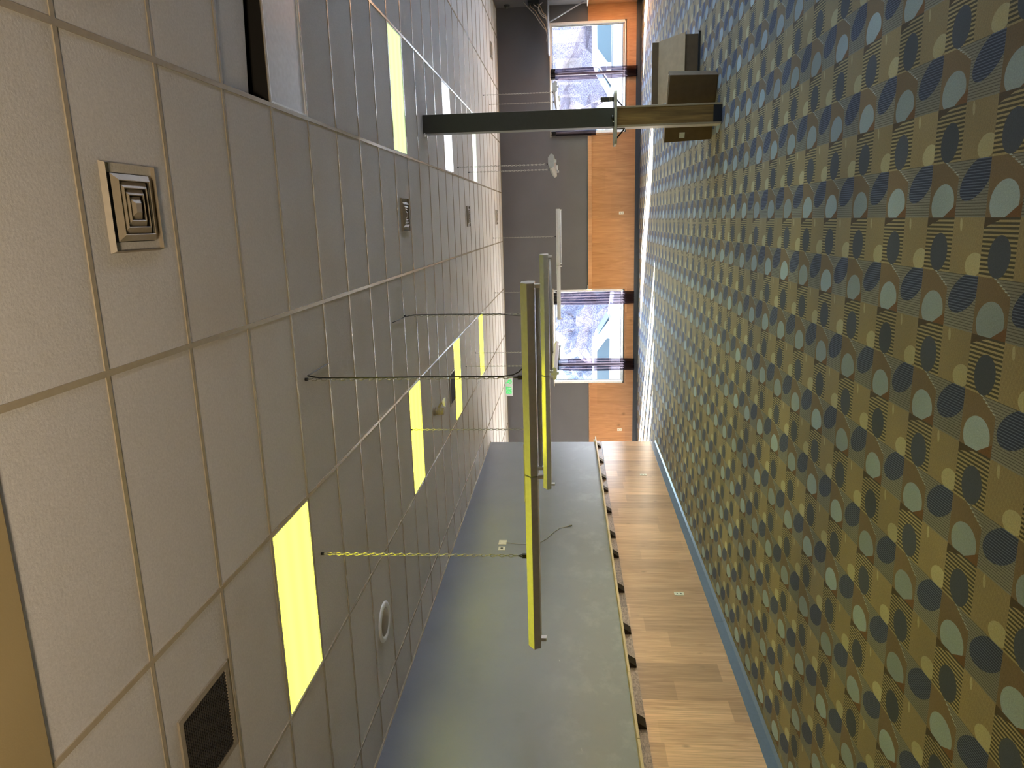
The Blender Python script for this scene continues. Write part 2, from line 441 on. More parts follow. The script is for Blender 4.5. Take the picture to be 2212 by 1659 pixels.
# back wainscot, mouldings, baseboards
def wains(name, x0, x1, z1, proud=.014):
    m = MB(); m.box(x0, x1, YB - proud, YB - .001, .11, z1); return struct(name, m, 'woodB')
wains('trim_2', -6.7, W2[0] - .036, 1.294)
wains('trim_3', W2[0] - .036, W2[1] + .036, .372)
wains('trim_4', W2[1] + .036, W1[0] - .036, 1.21)
wains('trim_5', W1[0] - .036, W1[1] + .036, .365)
wains('trim_6', W1[1] + .036, XR, 1.285)
m = MB(); m.box(-1.80, 2.00, YB - .065, YB - .001, 1.205, 1.298)
struct('trim_7', m, 'woodtrim', None, .004)
m = MB()
for w in (W1, W2):
    m.box(w[0] - .075, w[1] + .075, YB - .03, YB - .014, w[2] - .105, w[2] - .065)
    for x in (w[0] - .075, w[1] + .036): m.box(x, x + .039, YB - .03, YB - .014, w[2] - .065, 1.20)
m.box(-6.7, W2[0] - .08, YB - .028, YB - .014, 1.262, 1.294)
struct('trim_8', m, 'woodtrim')
m = MB(); m.box(XR - .016, XR, 2, YB, .11, 1.285); struct('trim_9', m, 'woodR')
m = MB(); m.prism([(YB, .0), (YB, .125), (YB - .018, .125), (YB - .02, .03), (YB - .035, .004), (YB - .035, 0)], 0, -6.7, XR)
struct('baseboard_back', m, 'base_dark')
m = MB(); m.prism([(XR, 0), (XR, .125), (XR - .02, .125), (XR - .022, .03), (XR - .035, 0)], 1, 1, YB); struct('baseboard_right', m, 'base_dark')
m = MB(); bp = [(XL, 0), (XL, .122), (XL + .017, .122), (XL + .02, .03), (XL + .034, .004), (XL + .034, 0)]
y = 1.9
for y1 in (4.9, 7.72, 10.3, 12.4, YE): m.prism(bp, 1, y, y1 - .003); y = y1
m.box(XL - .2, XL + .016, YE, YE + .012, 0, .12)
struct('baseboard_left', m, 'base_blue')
m = MB(); m.box(XL, XL + .012, 1.9, YE, .11, 1.135); m.box(XL - .2, XL + .012, YE, YE + .010, .11, 1.15)
struct('trim_10', m, 'woodL')

# ================================================================== LEFT WALL SHELF
def zs(yy): return .0072 * (yy - 10.5)          # the ledge runs very slightly uphill
sh = thing('wall_shelf', (XL, 8, 1.24), 'long narrow wooden ledge on dark triangular brackets along the grey left wall', 'shelf')
def sloped(x0, x1, y0, y1, z0, z1, name, mat):
    m = MB(); m.box(x0, x1, y0, y1, z0, z1)
    for v in m.b.verts: v.co.z += zs(v.co.y)
    return m.build(name, mat, sh)
for a, b in ((2.0, 5.62), (5.63, 6.60), (6.605, 8.56), (8.565, YE + .06)):
    sloped(XL, XL + .102, a, b, 1.216, 1.240, 'shelf_board', 'ledge')
tag(sloped(XL + .012, XL + .026, 2.0, YE, 1.128, 1.216, 'apron_board', 'apron'), 'swirl-grained board under the ledge')
for yb in (4.46, 5.00, 5.94, 6.88, 7.505, 8.44, 9.40, 10.04, 10.96, 11.89, 12.50, 13.40, 14.35):
    m = MB(); z1, z0 = 1.216 + zs(yb), 1.132 + zs(yb)
    m.prism([(XL + .026, z0), (XL + .026, z1), (XL + .099, z1), (XL + .044, z0)], 1, yb - .105, yb + .028)
    m.build('bracket', 'bracket', sh)
hk = thing('wall_hook', (XL + .03, YE - .02, 1.27), 'small white hook standing at the far end of the left wall ledge', 'hook')
m = MB(); m.box(XL + .012, XL + .05, YE - .06, YE + .035, 1.271, 1.285); m.build('plate', 'white', hk)
m = MB(); m.tube([(XL + .03, YE - .03, 1.285), (XL + .035, YE, 1.30), (XL + .05, YE + .03, 1.295)], .007); m.build('prong', 'white', hk)

# plates, outlets, wire on the walls
def plate(name, label, cat, c, wall, wd, ht, kind, grp=None):
    r = thing(name, c, label, cat, grp)
    def bx(a0, a1, z0, z1, d0, d1, nm, mat, par=r):
        m = MB()
        if wall == 'L': m.box(c[0] + d0, c[0] + d1, c[1] + a0, c[1] + a1, c[2] + z0, c[2] + z1)
        else: m.box(c[0] + a0, c[0] + a1, c[1] - d1, c[1] - d0, c[2] + z0, c[2] + z1)
        return m.build(nm, mat, par, .0015)
    bx(-wd / 2, wd / 2, -ht / 2, ht / 2, 0, .006, 'cover_plate', 'ivory')
    if kind == 'duplex':
        for s_ in (-1, 1):
            q = bx(-.017, .017, s_ * .024 - .015, s_ * .024 + .015, .006, .009, 'receptacle', 'ivory')
            bx(-.009, .009, s_ * .024 - .007, s_ * .024 + .007, .009, .0095, 'slot', 'black', q)
    elif kind == 'switch':
        bx(-.008, .008, -.018, .018, .006, .015, 'toggle', 'black')
    else:
        for s_ in (-1, 1): bx(-.004, .004, s_ * .04 - .004, s_ * .04 + .004, .006, .008, 'screw', 'chain')
plate('outlet', 'ivory power outlet on the pine panelling left of the left window', 'outlet', (-5.61, YB - .014, .47), 'B', .075, .118, 'duplex')
plate('outlet', 'white power outlet low on the pine panelling between the two windows', 'outlet', (.112, YB - .014, .459), 'B', .075, .118, 'duplex')
plate('outlet', 'ivory outlet on the left wood panelling, the farther one towards the end of the wall', 'outlet', (XL + .012, 12.67, .46), 'L', .08, .12, 'duplex')
plate('outlet', 'ivory outlet on the left wood panelling, the nearer one to the viewer', 'outlet', (XL + .012, 8.35, .44), 'L', .08, .12, 'duplex')
plate('switch_plate', 'blank ivory cover plate high on the grey left wall, the farther of a pair', 'switch plate', (XL, 9.80, 2.79), 'L', .15, .115, 'blank')
plate('switch_plate', 'ivory switch plate with dark toggle high on the grey left wall beside a blank plate', 'switch plate', (XL, 9.60, 2.785), 'L', .115, .10, 'switch')
wr = thing('wall_wire', (XL, 9.8, 2.74), 'thin grey wire drooping down the grey left wall from the ivory plate', 'wire')
m = MB(); m.tube([(XL + .006, a, b) for a, b in ((9.80, 2.735), (9.755, 2.62), (9.743, 2.52), (9.742, 2.40), (9.755, 2.315), (9.83, 2.22), (9.956, 2.132), (10.08, 2.085), (10.169, 2.047), (10.26, 1.99), (10.305, 1.965), (10.36, 1.87), (10.394, 1.81))], .0035, 6); m.build('cord', 'cable_w', wr)
m = MB(); m.tube([(XL + .012, 10.39, 1.815), (XL + .012, 10.41, 1.775)], .011, 8); m.build('plug', 'chain', wr)
th = thing('thermostat', (-4.63, YB, 2.66), 'small black thermostat frame on the grey back wall below the exit sign', 'thermostat')
m = MB(); m.ring(-4.71, -4.56, 2.61, 2.70, .022, 0, 1)
for v in m.b.verts: v.co = (v.co.x, YB - .03 + v.co.z * .033, v.co.y)
m.build('bezel', 'black', th)
m = MB(); m.box(-4.69, -4.58, YB - .018, YB, 2.63, 2.68); m.build('face', 'white', th)

# ================================================================== CEILING FITTINGS
def troffer(i, j, lens, label, cat='ceiling light', grp='recessed ceiling lights', drop=0):
    x0, x1 = RX0 + i * PX + .0125, RX0 + (i + 1) * PX - .0125; y0, y1 = RY0 + j * PY + .0115, RY0 + (j + 1) * PY - .0115
    r = thing('ceiling_light', ((x0 + x1) / 2, (y0 + y1) / 2, H), label, cat, grp)
    m = MB(); m.ring(x0, x1, y0, y1, .012, H - .004, H + .010); m.build('door_frame', 'white', r)
    m = MB(); m.ring(x0, x1, y0, y1, .010, H + .010, H + .09); m.box(x0, x1, y0, y1, H + .09, H + .10); m.build('housing', 'dark', r)
    m = MB(); x0 += .013; x1 -= .013; y0 += .013; y1 -= .013
    z = [H + .004] * 4
    if drop: z = [H + .004, H - drop, H - drop * .4, H + .004]
    m.hull([(x0, y0, z[0]), (x1, y0, z[3]), (x1, y1, z[2]), (x0, y1, z[1])], [(x0, y0, z[0] + .004), (x1, y0, z[3] + .004), (x1, y1, z[2] + .004), (x0, y1, z[1] + .004)])
    m.build('diffuser', lens, r)
troffer(-2, 2, 'lensY', 'large lit yellow ceiling panel light nearest the viewer, by the left wall')
troffer(-2, 8, 'lensY', 'lit yellow ceiling panel light, second in the left row from the viewer')
troffer(-2, 13, 'lensY', 'lit yellow ceiling panel light in the left row beside a dark square vent')
troffer(-2, 18, 'lensY', 'lit yellow ceiling panel light farthest away in the left row')
troffer(1, 8, 'lensG', 'lit pale green ceiling panel light in front of the column top')
troffer(1, 13, 'lensW', 'lit cool white ceiling panel light crossing behind the column top', drop=.03)
troffer(1, 18, 'lensC', 'lit white-green ceiling panel light farthest away in the right row')
troffer(1, 3, 'panelwhite', 'unlit white ceiling panel light beside the lifted tile on the right')

x0, x1 = RX0 + PX + .014, RX0 + 2 * PX - .014; y0, y1 = RY0 + 2 * PY + .013, RY0 + 3 * PY - .013
r = thing('ceiling_tile', ((x0 + x1) / 2, y0, H), 'speckled ceiling tile lifted out of its grid beside the unlit panel light', 'ceiling tile')
m = MB(); lo = [(x0, y0 - .10, H + .012), (x1, y0 - .10, H + .012), (x1, y1 - .075, H + .035), (x0, y1 - .175, H + .045)]
m.hull(lo, [(a, b, c + .016) for a, b, c in lo]); m.build('tile_panel', 'tile', r)

def diffuser(i, j, label):
    cx, cy = RX0 + (i + .5) * PX, RY0 + (j + .5) * PY
    r = thing('ceiling_vent', (cx, cy, H), label, 'air vent', 'stepped square air diffusers')
    h = .172
    m = MB()
    m.hull([(cx - h, cy - h, H + .001), (cx + h, cy - h, H + .001), (cx + h, cy + h, H + .001), (cx - h, cy + h, H + .001)],
           [(cx - h + .008, cy - h + .008, H - .022), (cx + h - .008, cy - h + .008, H - .022), (cx + h - .008, cy + h - .008, H - .022), (cx - h + .008, cy + h - .008, H - .022)])
    fc = [f for f in m.b.faces if all(v.co.z < H - .02 for v in f.verts)]
    bmesh.ops.inset_region(m.b, faces=fc, thickness=.035)
    bmesh.ops.delete(m.b, geom=fc, context='FACES')
    m.build('flange', 'vent', r)
    m = MB(); q = .131; m.face([(cx - q, cy - q, H - .003), (cx + q, cy - q, H - .003), (cx + q, cy + q, H - .003), (cx - q, cy + q, H - .003)]); m.build('cavity', 'dark', r)
    for k, (a, b) in enumerate(((.128, .104), (.100, .076), (.072, .050))):
        m = MB(); za, zb = H - .012, H - .030
        for sx, sy in ((1, 0), (0, 1), (-1, 0), (0, -1)):
            def P(d, z, s_): return (cx + (sx * d if sx else s_ * d), cy + (sy * d if sy else s_ * d), z)
            m.hull([P(a, za, -1), P(a, za, 1), P(b, zb, 1), P(b, zb, -1)], [P(a - .003, za + .002, -1), P(a - .003, za + .002, 1), P(b - .003, zb + .002, 1), P(b - .003, zb + .002, -1)])
        m.build('louver', 'vent', r)
    m = MB(); a = .044; m.hull([(cx - a, cy - a, H - .014), (cx + a, cy - a, H - .014), (cx + a, cy + a, H - .014), (cx - a, cy + a, H - .014)],
                               [(cx - .018, cy - .018, H - .034), (cx + .018, cy - .018, H - .034), (cx + .018, cy + .018, H - .034), (cx - .018, cy + .018, H - .034)])
    m.build('centre_cone', 'vent', r)
diffuser(0, 0, 'stained square stepped ceiling vent nearest the viewer')
diffuser(0, 8, 'square ceiling vent with shiny louvers, next after the stained near one')
diffuser(0, 16, 'small square ceiling vent between two tile rows before the farthest one')
diffuser(0, 24, 'square ceiling vent close to the grey back wall, above the pine panelling')
diffuser(3, 24, 'square ceiling vent by the back right corner of the room')

def grille(x0, x1, y0, y1, label):
    r = thing('return_grille', ((x0 + x1) / 2, (y0 + y1) / 2, H), label, 'air vent', 'dark square return grilles')
    m = MB(); m.ring(x0 - .03, x1 + .03, y0 - .03, y1 + .03, .03, H - .012, H - .001); m.build('frame', 'vent', r)
    m = MB(); m.box(x0, x1, y0, y1, H - .004, H - .001); m.build('backing', 'grille', r)
    m = MB(); n = 24
    for k in range(1, n):
        x = x0 + (x1 - x0) * k / n; y = y0 + (y1 - y0) * k / n
        m.box(x - .0012, x + .0012, y0, y1, H - .0115, H - .004); m.box(x0, x1, y - .0012, y + .0012, H - .0110, H - .004)
    m.build('mesh_core', 'grille', r)
grille(-2.56, -2.14, 2.66, 3.06, 'dark square return vent in the ceiling beside the nearest yellow light')
grille(-2.57, -2.15, 10.00, 10.40, 'dark square return vent in the ceiling beside the third yellow light')

sp = thing('ceiling_speaker', (-3.57, 5.877, H), 'round white speaker grille in the ceiling by the left wall', 'speaker')
m = MB(); m.lathe([(.185, 0), (.185, -.010), (.172, -.020), (.14, -.018), (.135, -.010)], (-3.57, 5.877, H)); m.build('rim', 'white', sp)
m = MB(); m.lathe([(.134, -.008), (.12, -.016), (.06, -.024), (.01, -.026)], (-3.57, 5.877, H)); m.build('grille_dome', 'vent', sp)

ec = thing('ceiling_sensor', (-2.30, 8.72, H), 'small ribbed white device with round head hanging under the ceiling', 'sensor')
for k, (rr, z0, z1) in enumerate(((.055, 0, -.028), (.046, -.03, -.058), (.050, -.06, -.092), (.044, -.094, -.135))):
    m = MB(); m.cyl((-2.33, 8.72, H + z1), rr, z0 - z1, 2, 20); m.build('ribbed_body', 'vent', ec, .004)
m = MB(); m.tube([(-2.30, 8.72, H - .06), (-2.245, 8.72, H - .085), (-2.215, 8.72, H - .12)], .012, 8); m.build('arm', 'vent', ec)
m = MB(); m.lathe([(.012, .03), (.05, .012), (.062, -.012), (.058, -.016), (.04, -.006)], (-2.21, 8.72, H - .145), 20); m.build('round_head', 'white', ec)

# hanging strip lights: one is built, the others are copies
FB = 1.985
hl = thing('hanging_light', (-1.62, 4.50, FB), 'yellow-lit hanging strip light nearest the viewer, its cord curling down', 'hanging light', 'strip lights hung on chains')
cx, cy = -1.62, 4.50
prof = [(cy - .052, FB + .086), (cy + .052, FB + .086), (cy + .106, FB + .044), (cy + .082, FB), (cy - .082, FB), (cy - .106, FB + .044)]
for a, b in ((-1.245, -.004), (.004, 1.245)):
    m = MB(); m.prism(prof, 0, cx + a, cx + b); m.build('housing', 'lamp_white', hl, .003)
m = MB(); m.prism([(cy - .056, FB + .060), (cy - .056, FB + .090), (cy + .056, FB + .090), (cy + .056, FB + .060)], 0, cx - .19, cx + .21); m.build('joiner_cover', 'lamp_white', hl, .002)
for x in (-1.22, -.03, .03, 1.22):
    m = MB(); m.box(cx + x - .012, cx + x + .012, cy - .02, cy + .02, FB - .036, FB); m.build('lamp_socket', 'white', hl, .002)
m = MB(); m.tube([(cx + .042, cy, FB - .018), (cx + 1.208, cy, FB - .018)], .0135, 12); m.build('fluorescent_tube', 'tube', hl)
for sx in (-.60, .64):
    x = cx + sx
    m = MB(); z = FB + .145; k = 0
    while z < H - .012:
        n1 = 8; pts = []
        for q in range(n1 + 1):
            an = 2 * math.pi * q / n1
            a_, b_ = .0095 * math.cos(an), .019 * math.sin(an)
            pts.append((x + (a_ if k % 2 else 0), cy + (0 if k % 2 else a_), z + .019 + b_))
        m.tube(pts, .0032, 4, False); z += .0315; k += 1
    ch = m.build('chain', 'chain', hl)
    m = MB(); m.box(x - .014, x + .014, cy - .012, cy + .012, FB + .086, FB + .118); m.tube([(x, cy - .018, FB + .115), (x, cy, FB + .150), (x, cy + .018, FB + .115)], .004, 6)
    m.build('hook', 'hook', ch)
    m = MB(); m.cyl((x, cy, H - .02), .011, .02, 2, 10); m.build('ceiling_eye', 'hook', ch)
def hung(x, y, rot, label):
    o = copy_tree(hl); o.location = (x, y, FB); o.rotation_euler = (0, 0, rot); o['label'] = label; return o
h2 = hung(-1.585, 7.41, 0, 'hanging strip light running parallel just behind the nearest one')
hung(-1.02, 16.65, 0, 'thin hanging strip light across the middle of the grey back wall, farthest back')
hung(-2.335, 12.20, math.pi / 2, 'hanging strip light pointing away in front of the left window')
hung(.83, 12.22, math.pi / 2, 'white hanging strip light pointing away before the bare grey wall, left of the column')
hung(2.50, 16.12, math.pi / 2, 'hanging strip light pointing away in front of the right window')
def cord(par, pts):
    m = MB(); m.tube(pts, .0045, 6); tag(m.build('power_cord', 'black', par), 'black power cord')
cord(hl, [(-.961, 4.94, H - .012), (-.958, 4.70, H - .016), (-.956, 4.50, H - .02), (-.968, 4.485, H - .10), (-.968, 4.48, 3.0), (-.966, 4.48, 2.45), (-.968, 4.48, 2.20), (-.958, 4.475, 2.13), (-.940, 4.475, 2.095), (-.915, 4.475, 2.068)])
cord(h2, [(-.938, 6.86, H - .012), (-.945, 7.10, H - .016), (-.95, 7.38, H - .02), (-.935, 7.41, H - .10), (-.934, 7.40, 3.0), (-.94, 7.40, 2.49), (-.975, 7.40, 2.16), (-1.02, 7.40, 2.11), (-1.04, 7.40, 2.07)])

# exit sign
ys = 18.30
ex = thing('exit_sign', (-4.232, ys, H), 'white exit sign with green letters and wheelchair symbol under the ceiling', 'sign')
m = MB(); m.box(-4.482, -3.982, ys - .022, ys + .022, 3.29, 3.485); m.build('panel', 'sign', ex, .004)
m = MB(); m.box(-4.28, -4.18, ys - .018, ys + .018, 3.485, H); m.build('mount', 'sign', ex)
fc = bpy.data.curves.new('exit_text', 'FONT'); fc.body = 'EXIT'; fc.size = .195; fc.extrude = .002; fc.align_x = 'LEFT'; fc.offset = .009
to = bpy.data.objects.new('exit_text', fc); COL.objects.link(to)
bpy.context.view_layer.update()
me = bpy.data.meshes.new_from_object(to.evaluated_get(bpy.context.evaluated_depsgraph_get()))
bpy.data.objects.remove(to)
xs_ = [v.co.x for v in me.vertices]; ys_ = [v.co.y for v in me.vertices]
for v in me.vertices:
    X = (v.co.x - min(xs_)) / (max(xs_) - min(xs_)); Z = (v.co.y - min(ys_)) / (max(ys_) - min(ys_))
    v.co = (-4.415 + X * .195 + 4.232, -.0225 - abs(v.co.z), 3.318 + Z * .140 - H)
me.materials.clear(); me.materials.append(M_['green'])
lt = bpy.data.objects.new('lettering', me); COL.objects.link(lt); lt.parent = ex
m = MB(); yy = ys - .024; gx, gz = -4.10, 3.362
m.tube([(gx + .046 * math.cos(a * math.pi / 12), yy, gz + .046 * math.sin(a * math.pi / 12)) for a in range(11, 33)], .010, 6)
m.tube([(gx - .028, yy, gz + .075), (gx - .020, yy, gz + .02), (gx + .032, yy, gz + .012), (gx + .056, yy, gz - .035)], .010, 6)
m.tube([(gx - .02, yy, gz + .045), (gx + .025, yy, gz + .042)], .008, 6)
m.cyl((gx - .030, yy - .004, gz + .098), .015, .008, 1, 12)
m.build('wheelchair_symbol', 'green', ex)

# ================================================================== COLUMN
px0, px1, py0, py1 = 1.040, 1.252, 8.97, 9.19
co = thing('support_column', ((px0 + px1) / 2, (py0 + py1) / 2, 0), 'square column, dark grey above and wood veneered below, holding a ledge', 'column')
m = MB(); m.box(px0, px1, py0, py1, 1.235, H); m.build('upper_casing', 'post', co, .004)
m = MB(); m.box(px0 + .012, px1 - .012, py0 - .004, py1 + .004, .10, 1.205); m.build('wood_cladding', 'postwood', co)
for x in (px0 - .010, px1 - .012):
    m = MB(); m.box(x, x + .022, py0 - .010, py1 + .010, .008, 1.205); m.build('edge_strip', 'edge', co, .002)
m = MB(); m.box(px0 + .012, px1 - .012, py0 - .007, py1 + .007, 0, .10); m.build('base', 'post_base', co)
m = MB(); m.tube([(px0 - .03, py0 + .03, H - .015), (px0 + .0, py0 - .01, H - .02), (px0 - .03, py0 + .0, H - .05)], .008, 6); m.build('ceiling_clip', 'white', co)

cs = thing('ledge_table', ((px0 + px1) / 2, 9.08, 1.205), 'narrow rounded drink ledge fixed round the column at waist height', 'ledge')
m = MB(); pr = []
lx0, lx1, ly0, ly1, rr = .835, 1.437, 8.90, 9.26, .06
for (ax, ay, a0) in ((lx1 - rr, ly1 - rr, 0), (lx0 + rr, ly1 - rr, 90), (lx0 + rr, ly0 + rr, 180), (lx1 - rr, ly0 + rr, 270)):
    for k in range(7): an = math.radians(a0 + 15 * k); pr.append((ax + rr * math.cos(an), ay + rr * math.sin(an)))
m.prism(pr, 2, 1.205, 1.235); m.build('ledge_board', 'shelf', cs, .004)
for p in (((.91, 9.08, 1.207), (px0 - .012, 9.08, 1.105)), ((1.36, 9.08, 1.207), (px1 + .012, 9.08, 1.120))):
    m = MB(); m.tube([p[0], p[1]], .009, 6); m.tube([p[1], (p[1][0], p[1][1], 1.205)], .009, 6); m.build('brace', 'bracket', cs)
gd = thing('standing_device', (1.36, 9.10, 1.235), 'tall thin dark device with pale stripes standing on the right end of the column ledge', 'device')
m = MB(); m.box(1.337, 1.387, 9.08, 9.13, 1.235, 1.388); m.build('body', 'grille', gd, .006)
for z in (1.262, 1.278): 
    m = MB(); m.box(1.336, 1.388, 9.078, 9.132, z, z + .005); m.build('stripe', 'vent', gd)
sg = thing('black_clip', (1.13, 8.935, 1.235), 'small black clip lying on the column ledge in front of the dark casing', 'clip')
m = MB(); m.tube([(1.10, 8.935, 1.247), (1.13, 8.935, 1.256), (1.165, 8.935, 1.252)], [.011, .017, .013], 10); m.build('body', 'black', sg)
m = MB(); m.tube([(1.098, 8.93, 1.248), (1.086, 8.93, 1.245)], .008, 8); m.build('metal_tip', 'tube', sg)

# ================================================================== CARDBOARD BOXES
def obox(name, label, p, ang, w, d, h, mat):
    r = thing(name, (p[0], p[1], 0), label, 'box'); r.rotation_euler = (0, 0, ang)
    def part(nm, mt, fn, bevel=0):
        m = MB(); fn(m); o = m.build(nm, mt, None, bevel); o.parent = r; return o
    return r, part
ra, pa = obox('cardboard_box', 'large flat brown cardboard box standing on edge behind the column', (1.614, 9.26), math.radians(-26.5) + math.pi, .79, .16, .575, 'card')
def boxA(m):
    m.hull([(.0, 0, 0), (.775, 0, 0), (.775, -.16, 0), (0, -.16, 0)], [(-.015, 0, .565), (.80, 0, .575), (.80, -.16, .575), (-.015, -.16, .565)])
pa('carton', 'card', boxA, .006)
pa('tape_strip', 'cardtop', lambda m: m.box(0, .79, -.105, -.055, .566, .5745))
def slab(m): m.box(.675, .745, .0015, .004, .33, .395)
lb = pa('paper_label', 'label', slab)
rb, pb = obox('cardboard_box', 'open brown carton with sloping tan lid on the carpet behind the flat box', (1.57, 10.6), 0, .72, .5, .5, 'card')
pb('carton', 'card', lambda m: m.hull([(0, 0, 0), (.80, 0, 0), (.80, .46, 0), (0, .46, 0)], [(0, 0, .212), (.80, 0, .212), (.80, .46, .48), (0, .46, .48)]), .004)
tag(pb('lid_flap', 'cardtop', lambda m: m.hull([(-.02, -.03, .200), (.82, -.03, .200), (.82, .46, .490), (-.02, .46, .490)], [(-.02, -.03, .206), (.82, -.03, .206), (.82, .46, .496), (-.02, .46, .496)])), 'tan sloping lid')  # lid coloured paler than the carton for the light on it
pb('back_flap', 'card', lambda m: m.box(-.01, .81, .46, .468, .48, .585), .002)
tag(pb('side_flap', 'label', lambda m: m.hull([(-.02, .45, .50), (-.085, .46, .50), (-.065, .47, .585), (-.012, .46, .585)], [(-.02, .454, .50), (-.085, .464, .50), (-.065, .474, .585), (-.012, .464, .585)])), 'small side flap, whitened as lit')  # flap end coloured white for the light falling on it
pb('bottom_tray', 'black', lambda m: m.box(-.03, .83, -.03, .48, .0, .028), .003)

# ================================================================== CURTAINS
def curtain(x0, x1, z1, z0, label, waves=5):
    r = thing('curtain', ((x0 + x1) / 2, YB - .085, z1), label, 'curtain', 'gathered dark sheer curtains')
    def sheet(nm, mt, za, zb, amp):
        m = MB(); nx, nz = 44, 14; g = []
        for k in range(nz + 1):
            z = za + (zb - za) * k / nz; row = []
            for i in range(nx + 1):
                t_ = i / nx; sq = 1 + .10 * math.sin((z1 - z) * 1.6)
                xx = (x0 + x1) / 2 + (x1 - x0) * (t_ - .5) * sq
                row.append(m.b.verts.new((xx, YB - .085 + amp * math.sin(t_ * waves * 2 * math.pi + z * .7) + .006 * math.sin(z * 3 + i), z)))
            g.append(row)
        for k in range(nz):
            for i in range(nx):
                f = m.b.faces.new((g[k][i], g[k][i + 1], g[k + 1][i + 1], g[k + 1][i])); f.smooth = True
        return m.build(nm, mt, r)
    sheet('sheer_panel', 'sheer', z1 - .10, z0, .028)
    sheet('heading', 'heading', z1 + .012, z1 - .10, .018)
curtain(-2.185, -1.862, 2.188, .12, 'dark sheer curtain gathered at the right edge of the left window')
curtain(-3.945, -3.630, 2.188, .10, 'dark sheer curtain gathered near the left side of the left window')
curtain(3.325, 3.580, 2.188, .095, 'dark sheer curtain gathered in the middle of the right window')
curtain(2.02, 2.14, 2.188, 1.10, 'narrow dark sheer curtain at the left edge of the right window, behind the column', 3)
def rod(x0, x1, label):
    r = thing('curtain_rod', ((x0 + x1) / 2, YB - .07, 2.207), label, 'curtain rod')
    m = MB(); m.tube([(x0, YB - .085, 2.213), (x1, YB - .085, 2.213)], .009, 8); m.build('rod', 'cream', r)
    for x in (x0 + .03, x1 - .03):
        m = MB(); m.box(x - .01, x + .01, YB - .085, YB - .001, 2.206, 2.220); m.build('wall_bracket', 'cream', r)
rod(-4.37, -1.76, 'thin cream curtain rod above the left window')
rod(1.99, 4.66, 'thin cream curtain rod above the right window')
ep = thing('rail_cap', (-1.74, YB - .05, 1.30), 'small white end cap on the pine rail beside the left window', 'rail cap')
m = MB(); m.box(-1.80, -1.70, YB - .07, YB - .02, 1.2985, 1.316); m.build('cap', 'white', ep, .006)
m = MB(); m.cyl((-1.72, YB - .075, 1.307), .006, .012, 1, 10); m.build('screw', 'chain', ep)

# ================================================================== BACK RIGHT CORNER
cr = thing('corner_shelf', (4.5, 18.6, 2.20), 'metal wall shelf with diagonal strut in the far right corner', 'shelf')
m = MB(); m.box(3.86, XR, 18.50, 18.86, 2.212, 2.245); m.build('shelf_board', 'steel', cr, .003)
for y in (18.68,):
    m = MB(); m.tube([(4.58, y, 2.212), (XR - .01, y, 1.36)], .016, 8); m.build('strut', 'steel', cr)
m = MB(); m.box(XR - .02, XR, 18.50, 18.86, 1.30, 2.212); m.build('wall_plate', 'steel', cr)
cb = thing('cable_bundle', (4.8, 18.55, 2.25), 'tangle of loose grey and tan cables drooping onto the corner shelf', 'cables')
for k, (pts, mt) in enumerate((
    ([(5.0, 18.5, 2.80), (4.88, 18.5, 2.70), (4.73, 18.5, 2.55), (4.58, 18.5, 2.45), (4.45, 18.5, 2.36), (4.36, 18.5, 2.28), (4.25, 18.5, 2.26), (4.12, 18.49, 2.275)], 'cable_w'),
    ([(5.0, 18.55, 2.66), (4.90, 18.55, 2.64), (4.80, 18.52, 2.52), (4.62, 18.5, 2.42), (4.50, 18.5, 2.33), (4.33, 18.5, 2.262)], 'cable_o'),
    ([(4.98, 18.52, 2.55), (4.93, 18.5, 2.56), (4.86, 18.5, 2.46), (4.72, 18.5, 2.38), (4.68, 18.5, 2.30), (4.55, 18.5, 2.262), (4.4, 18.52, 2.258)], 'cable_w'),
    ([(4.97, 18.5, 2.36), (4.91, 18.48, 2.44), (4.80, 18.47, 2.46), (4.68, 18.48, 2.38), (4.62, 18.5, 2.28), (4.52, 18.55, 2.258)], 'cable_w'),
    ([(4.99, 18.56, 2.50), (4.88, 18.54, 2.40), (4.76, 18.52, 2.36), (4.70, 18.5, 2.29), (4.60, 18.52, 2.26)], 'cable_o'))):
    m = MB(); m.tube(pts, .010, 6); m.build('cable', mt, cb)
m = MB(); m.box(4.95, XR, 18.44, 18.66, 2.44, 2.70); m.build('junction_box', 'black', cb, .004)
sd = thing('dome_sensor', (4.94, 18.8, 3.2), 'small dark dome sensor on the right wall near the ceiling corner', 'sensor')
m = MB(); m.tube([(XR + .004, 18.75, 3.22), (XR - .03, 18.75, 3.22)], .07, 20); m.build('base', 'post', sd)
m = MB(); m.tube([(XR - .03, 18.75, 3.22), (XR - .05, 18.75, 3.22), (XR - .075, 18.75, 3.22), (XR - .085, 18.75, 3.22)], [.062, .055, .03, .008], 20); m.build('dome', 'post', sd)
rs = thing('wall_ledge', (XR, 16.5, 1.29), 'pale ledge with a small triangular bracket along the right wall', 'shelf')
m = MB(); m.box(XR - .10, XR, 12.0, 18.80, 1.286, 1.312); m.build('shelf_board', 'white', rs, .003)
for y in (12.6, 14.6, 16.6, 18.60):
    m = MB(); m.prism([(XR - .018, 1.286), (XR - .09, 1.286), (XR - .018, 1.20)], 1, y, y + .035); m.build('bracket', 'woodtrim', rs)

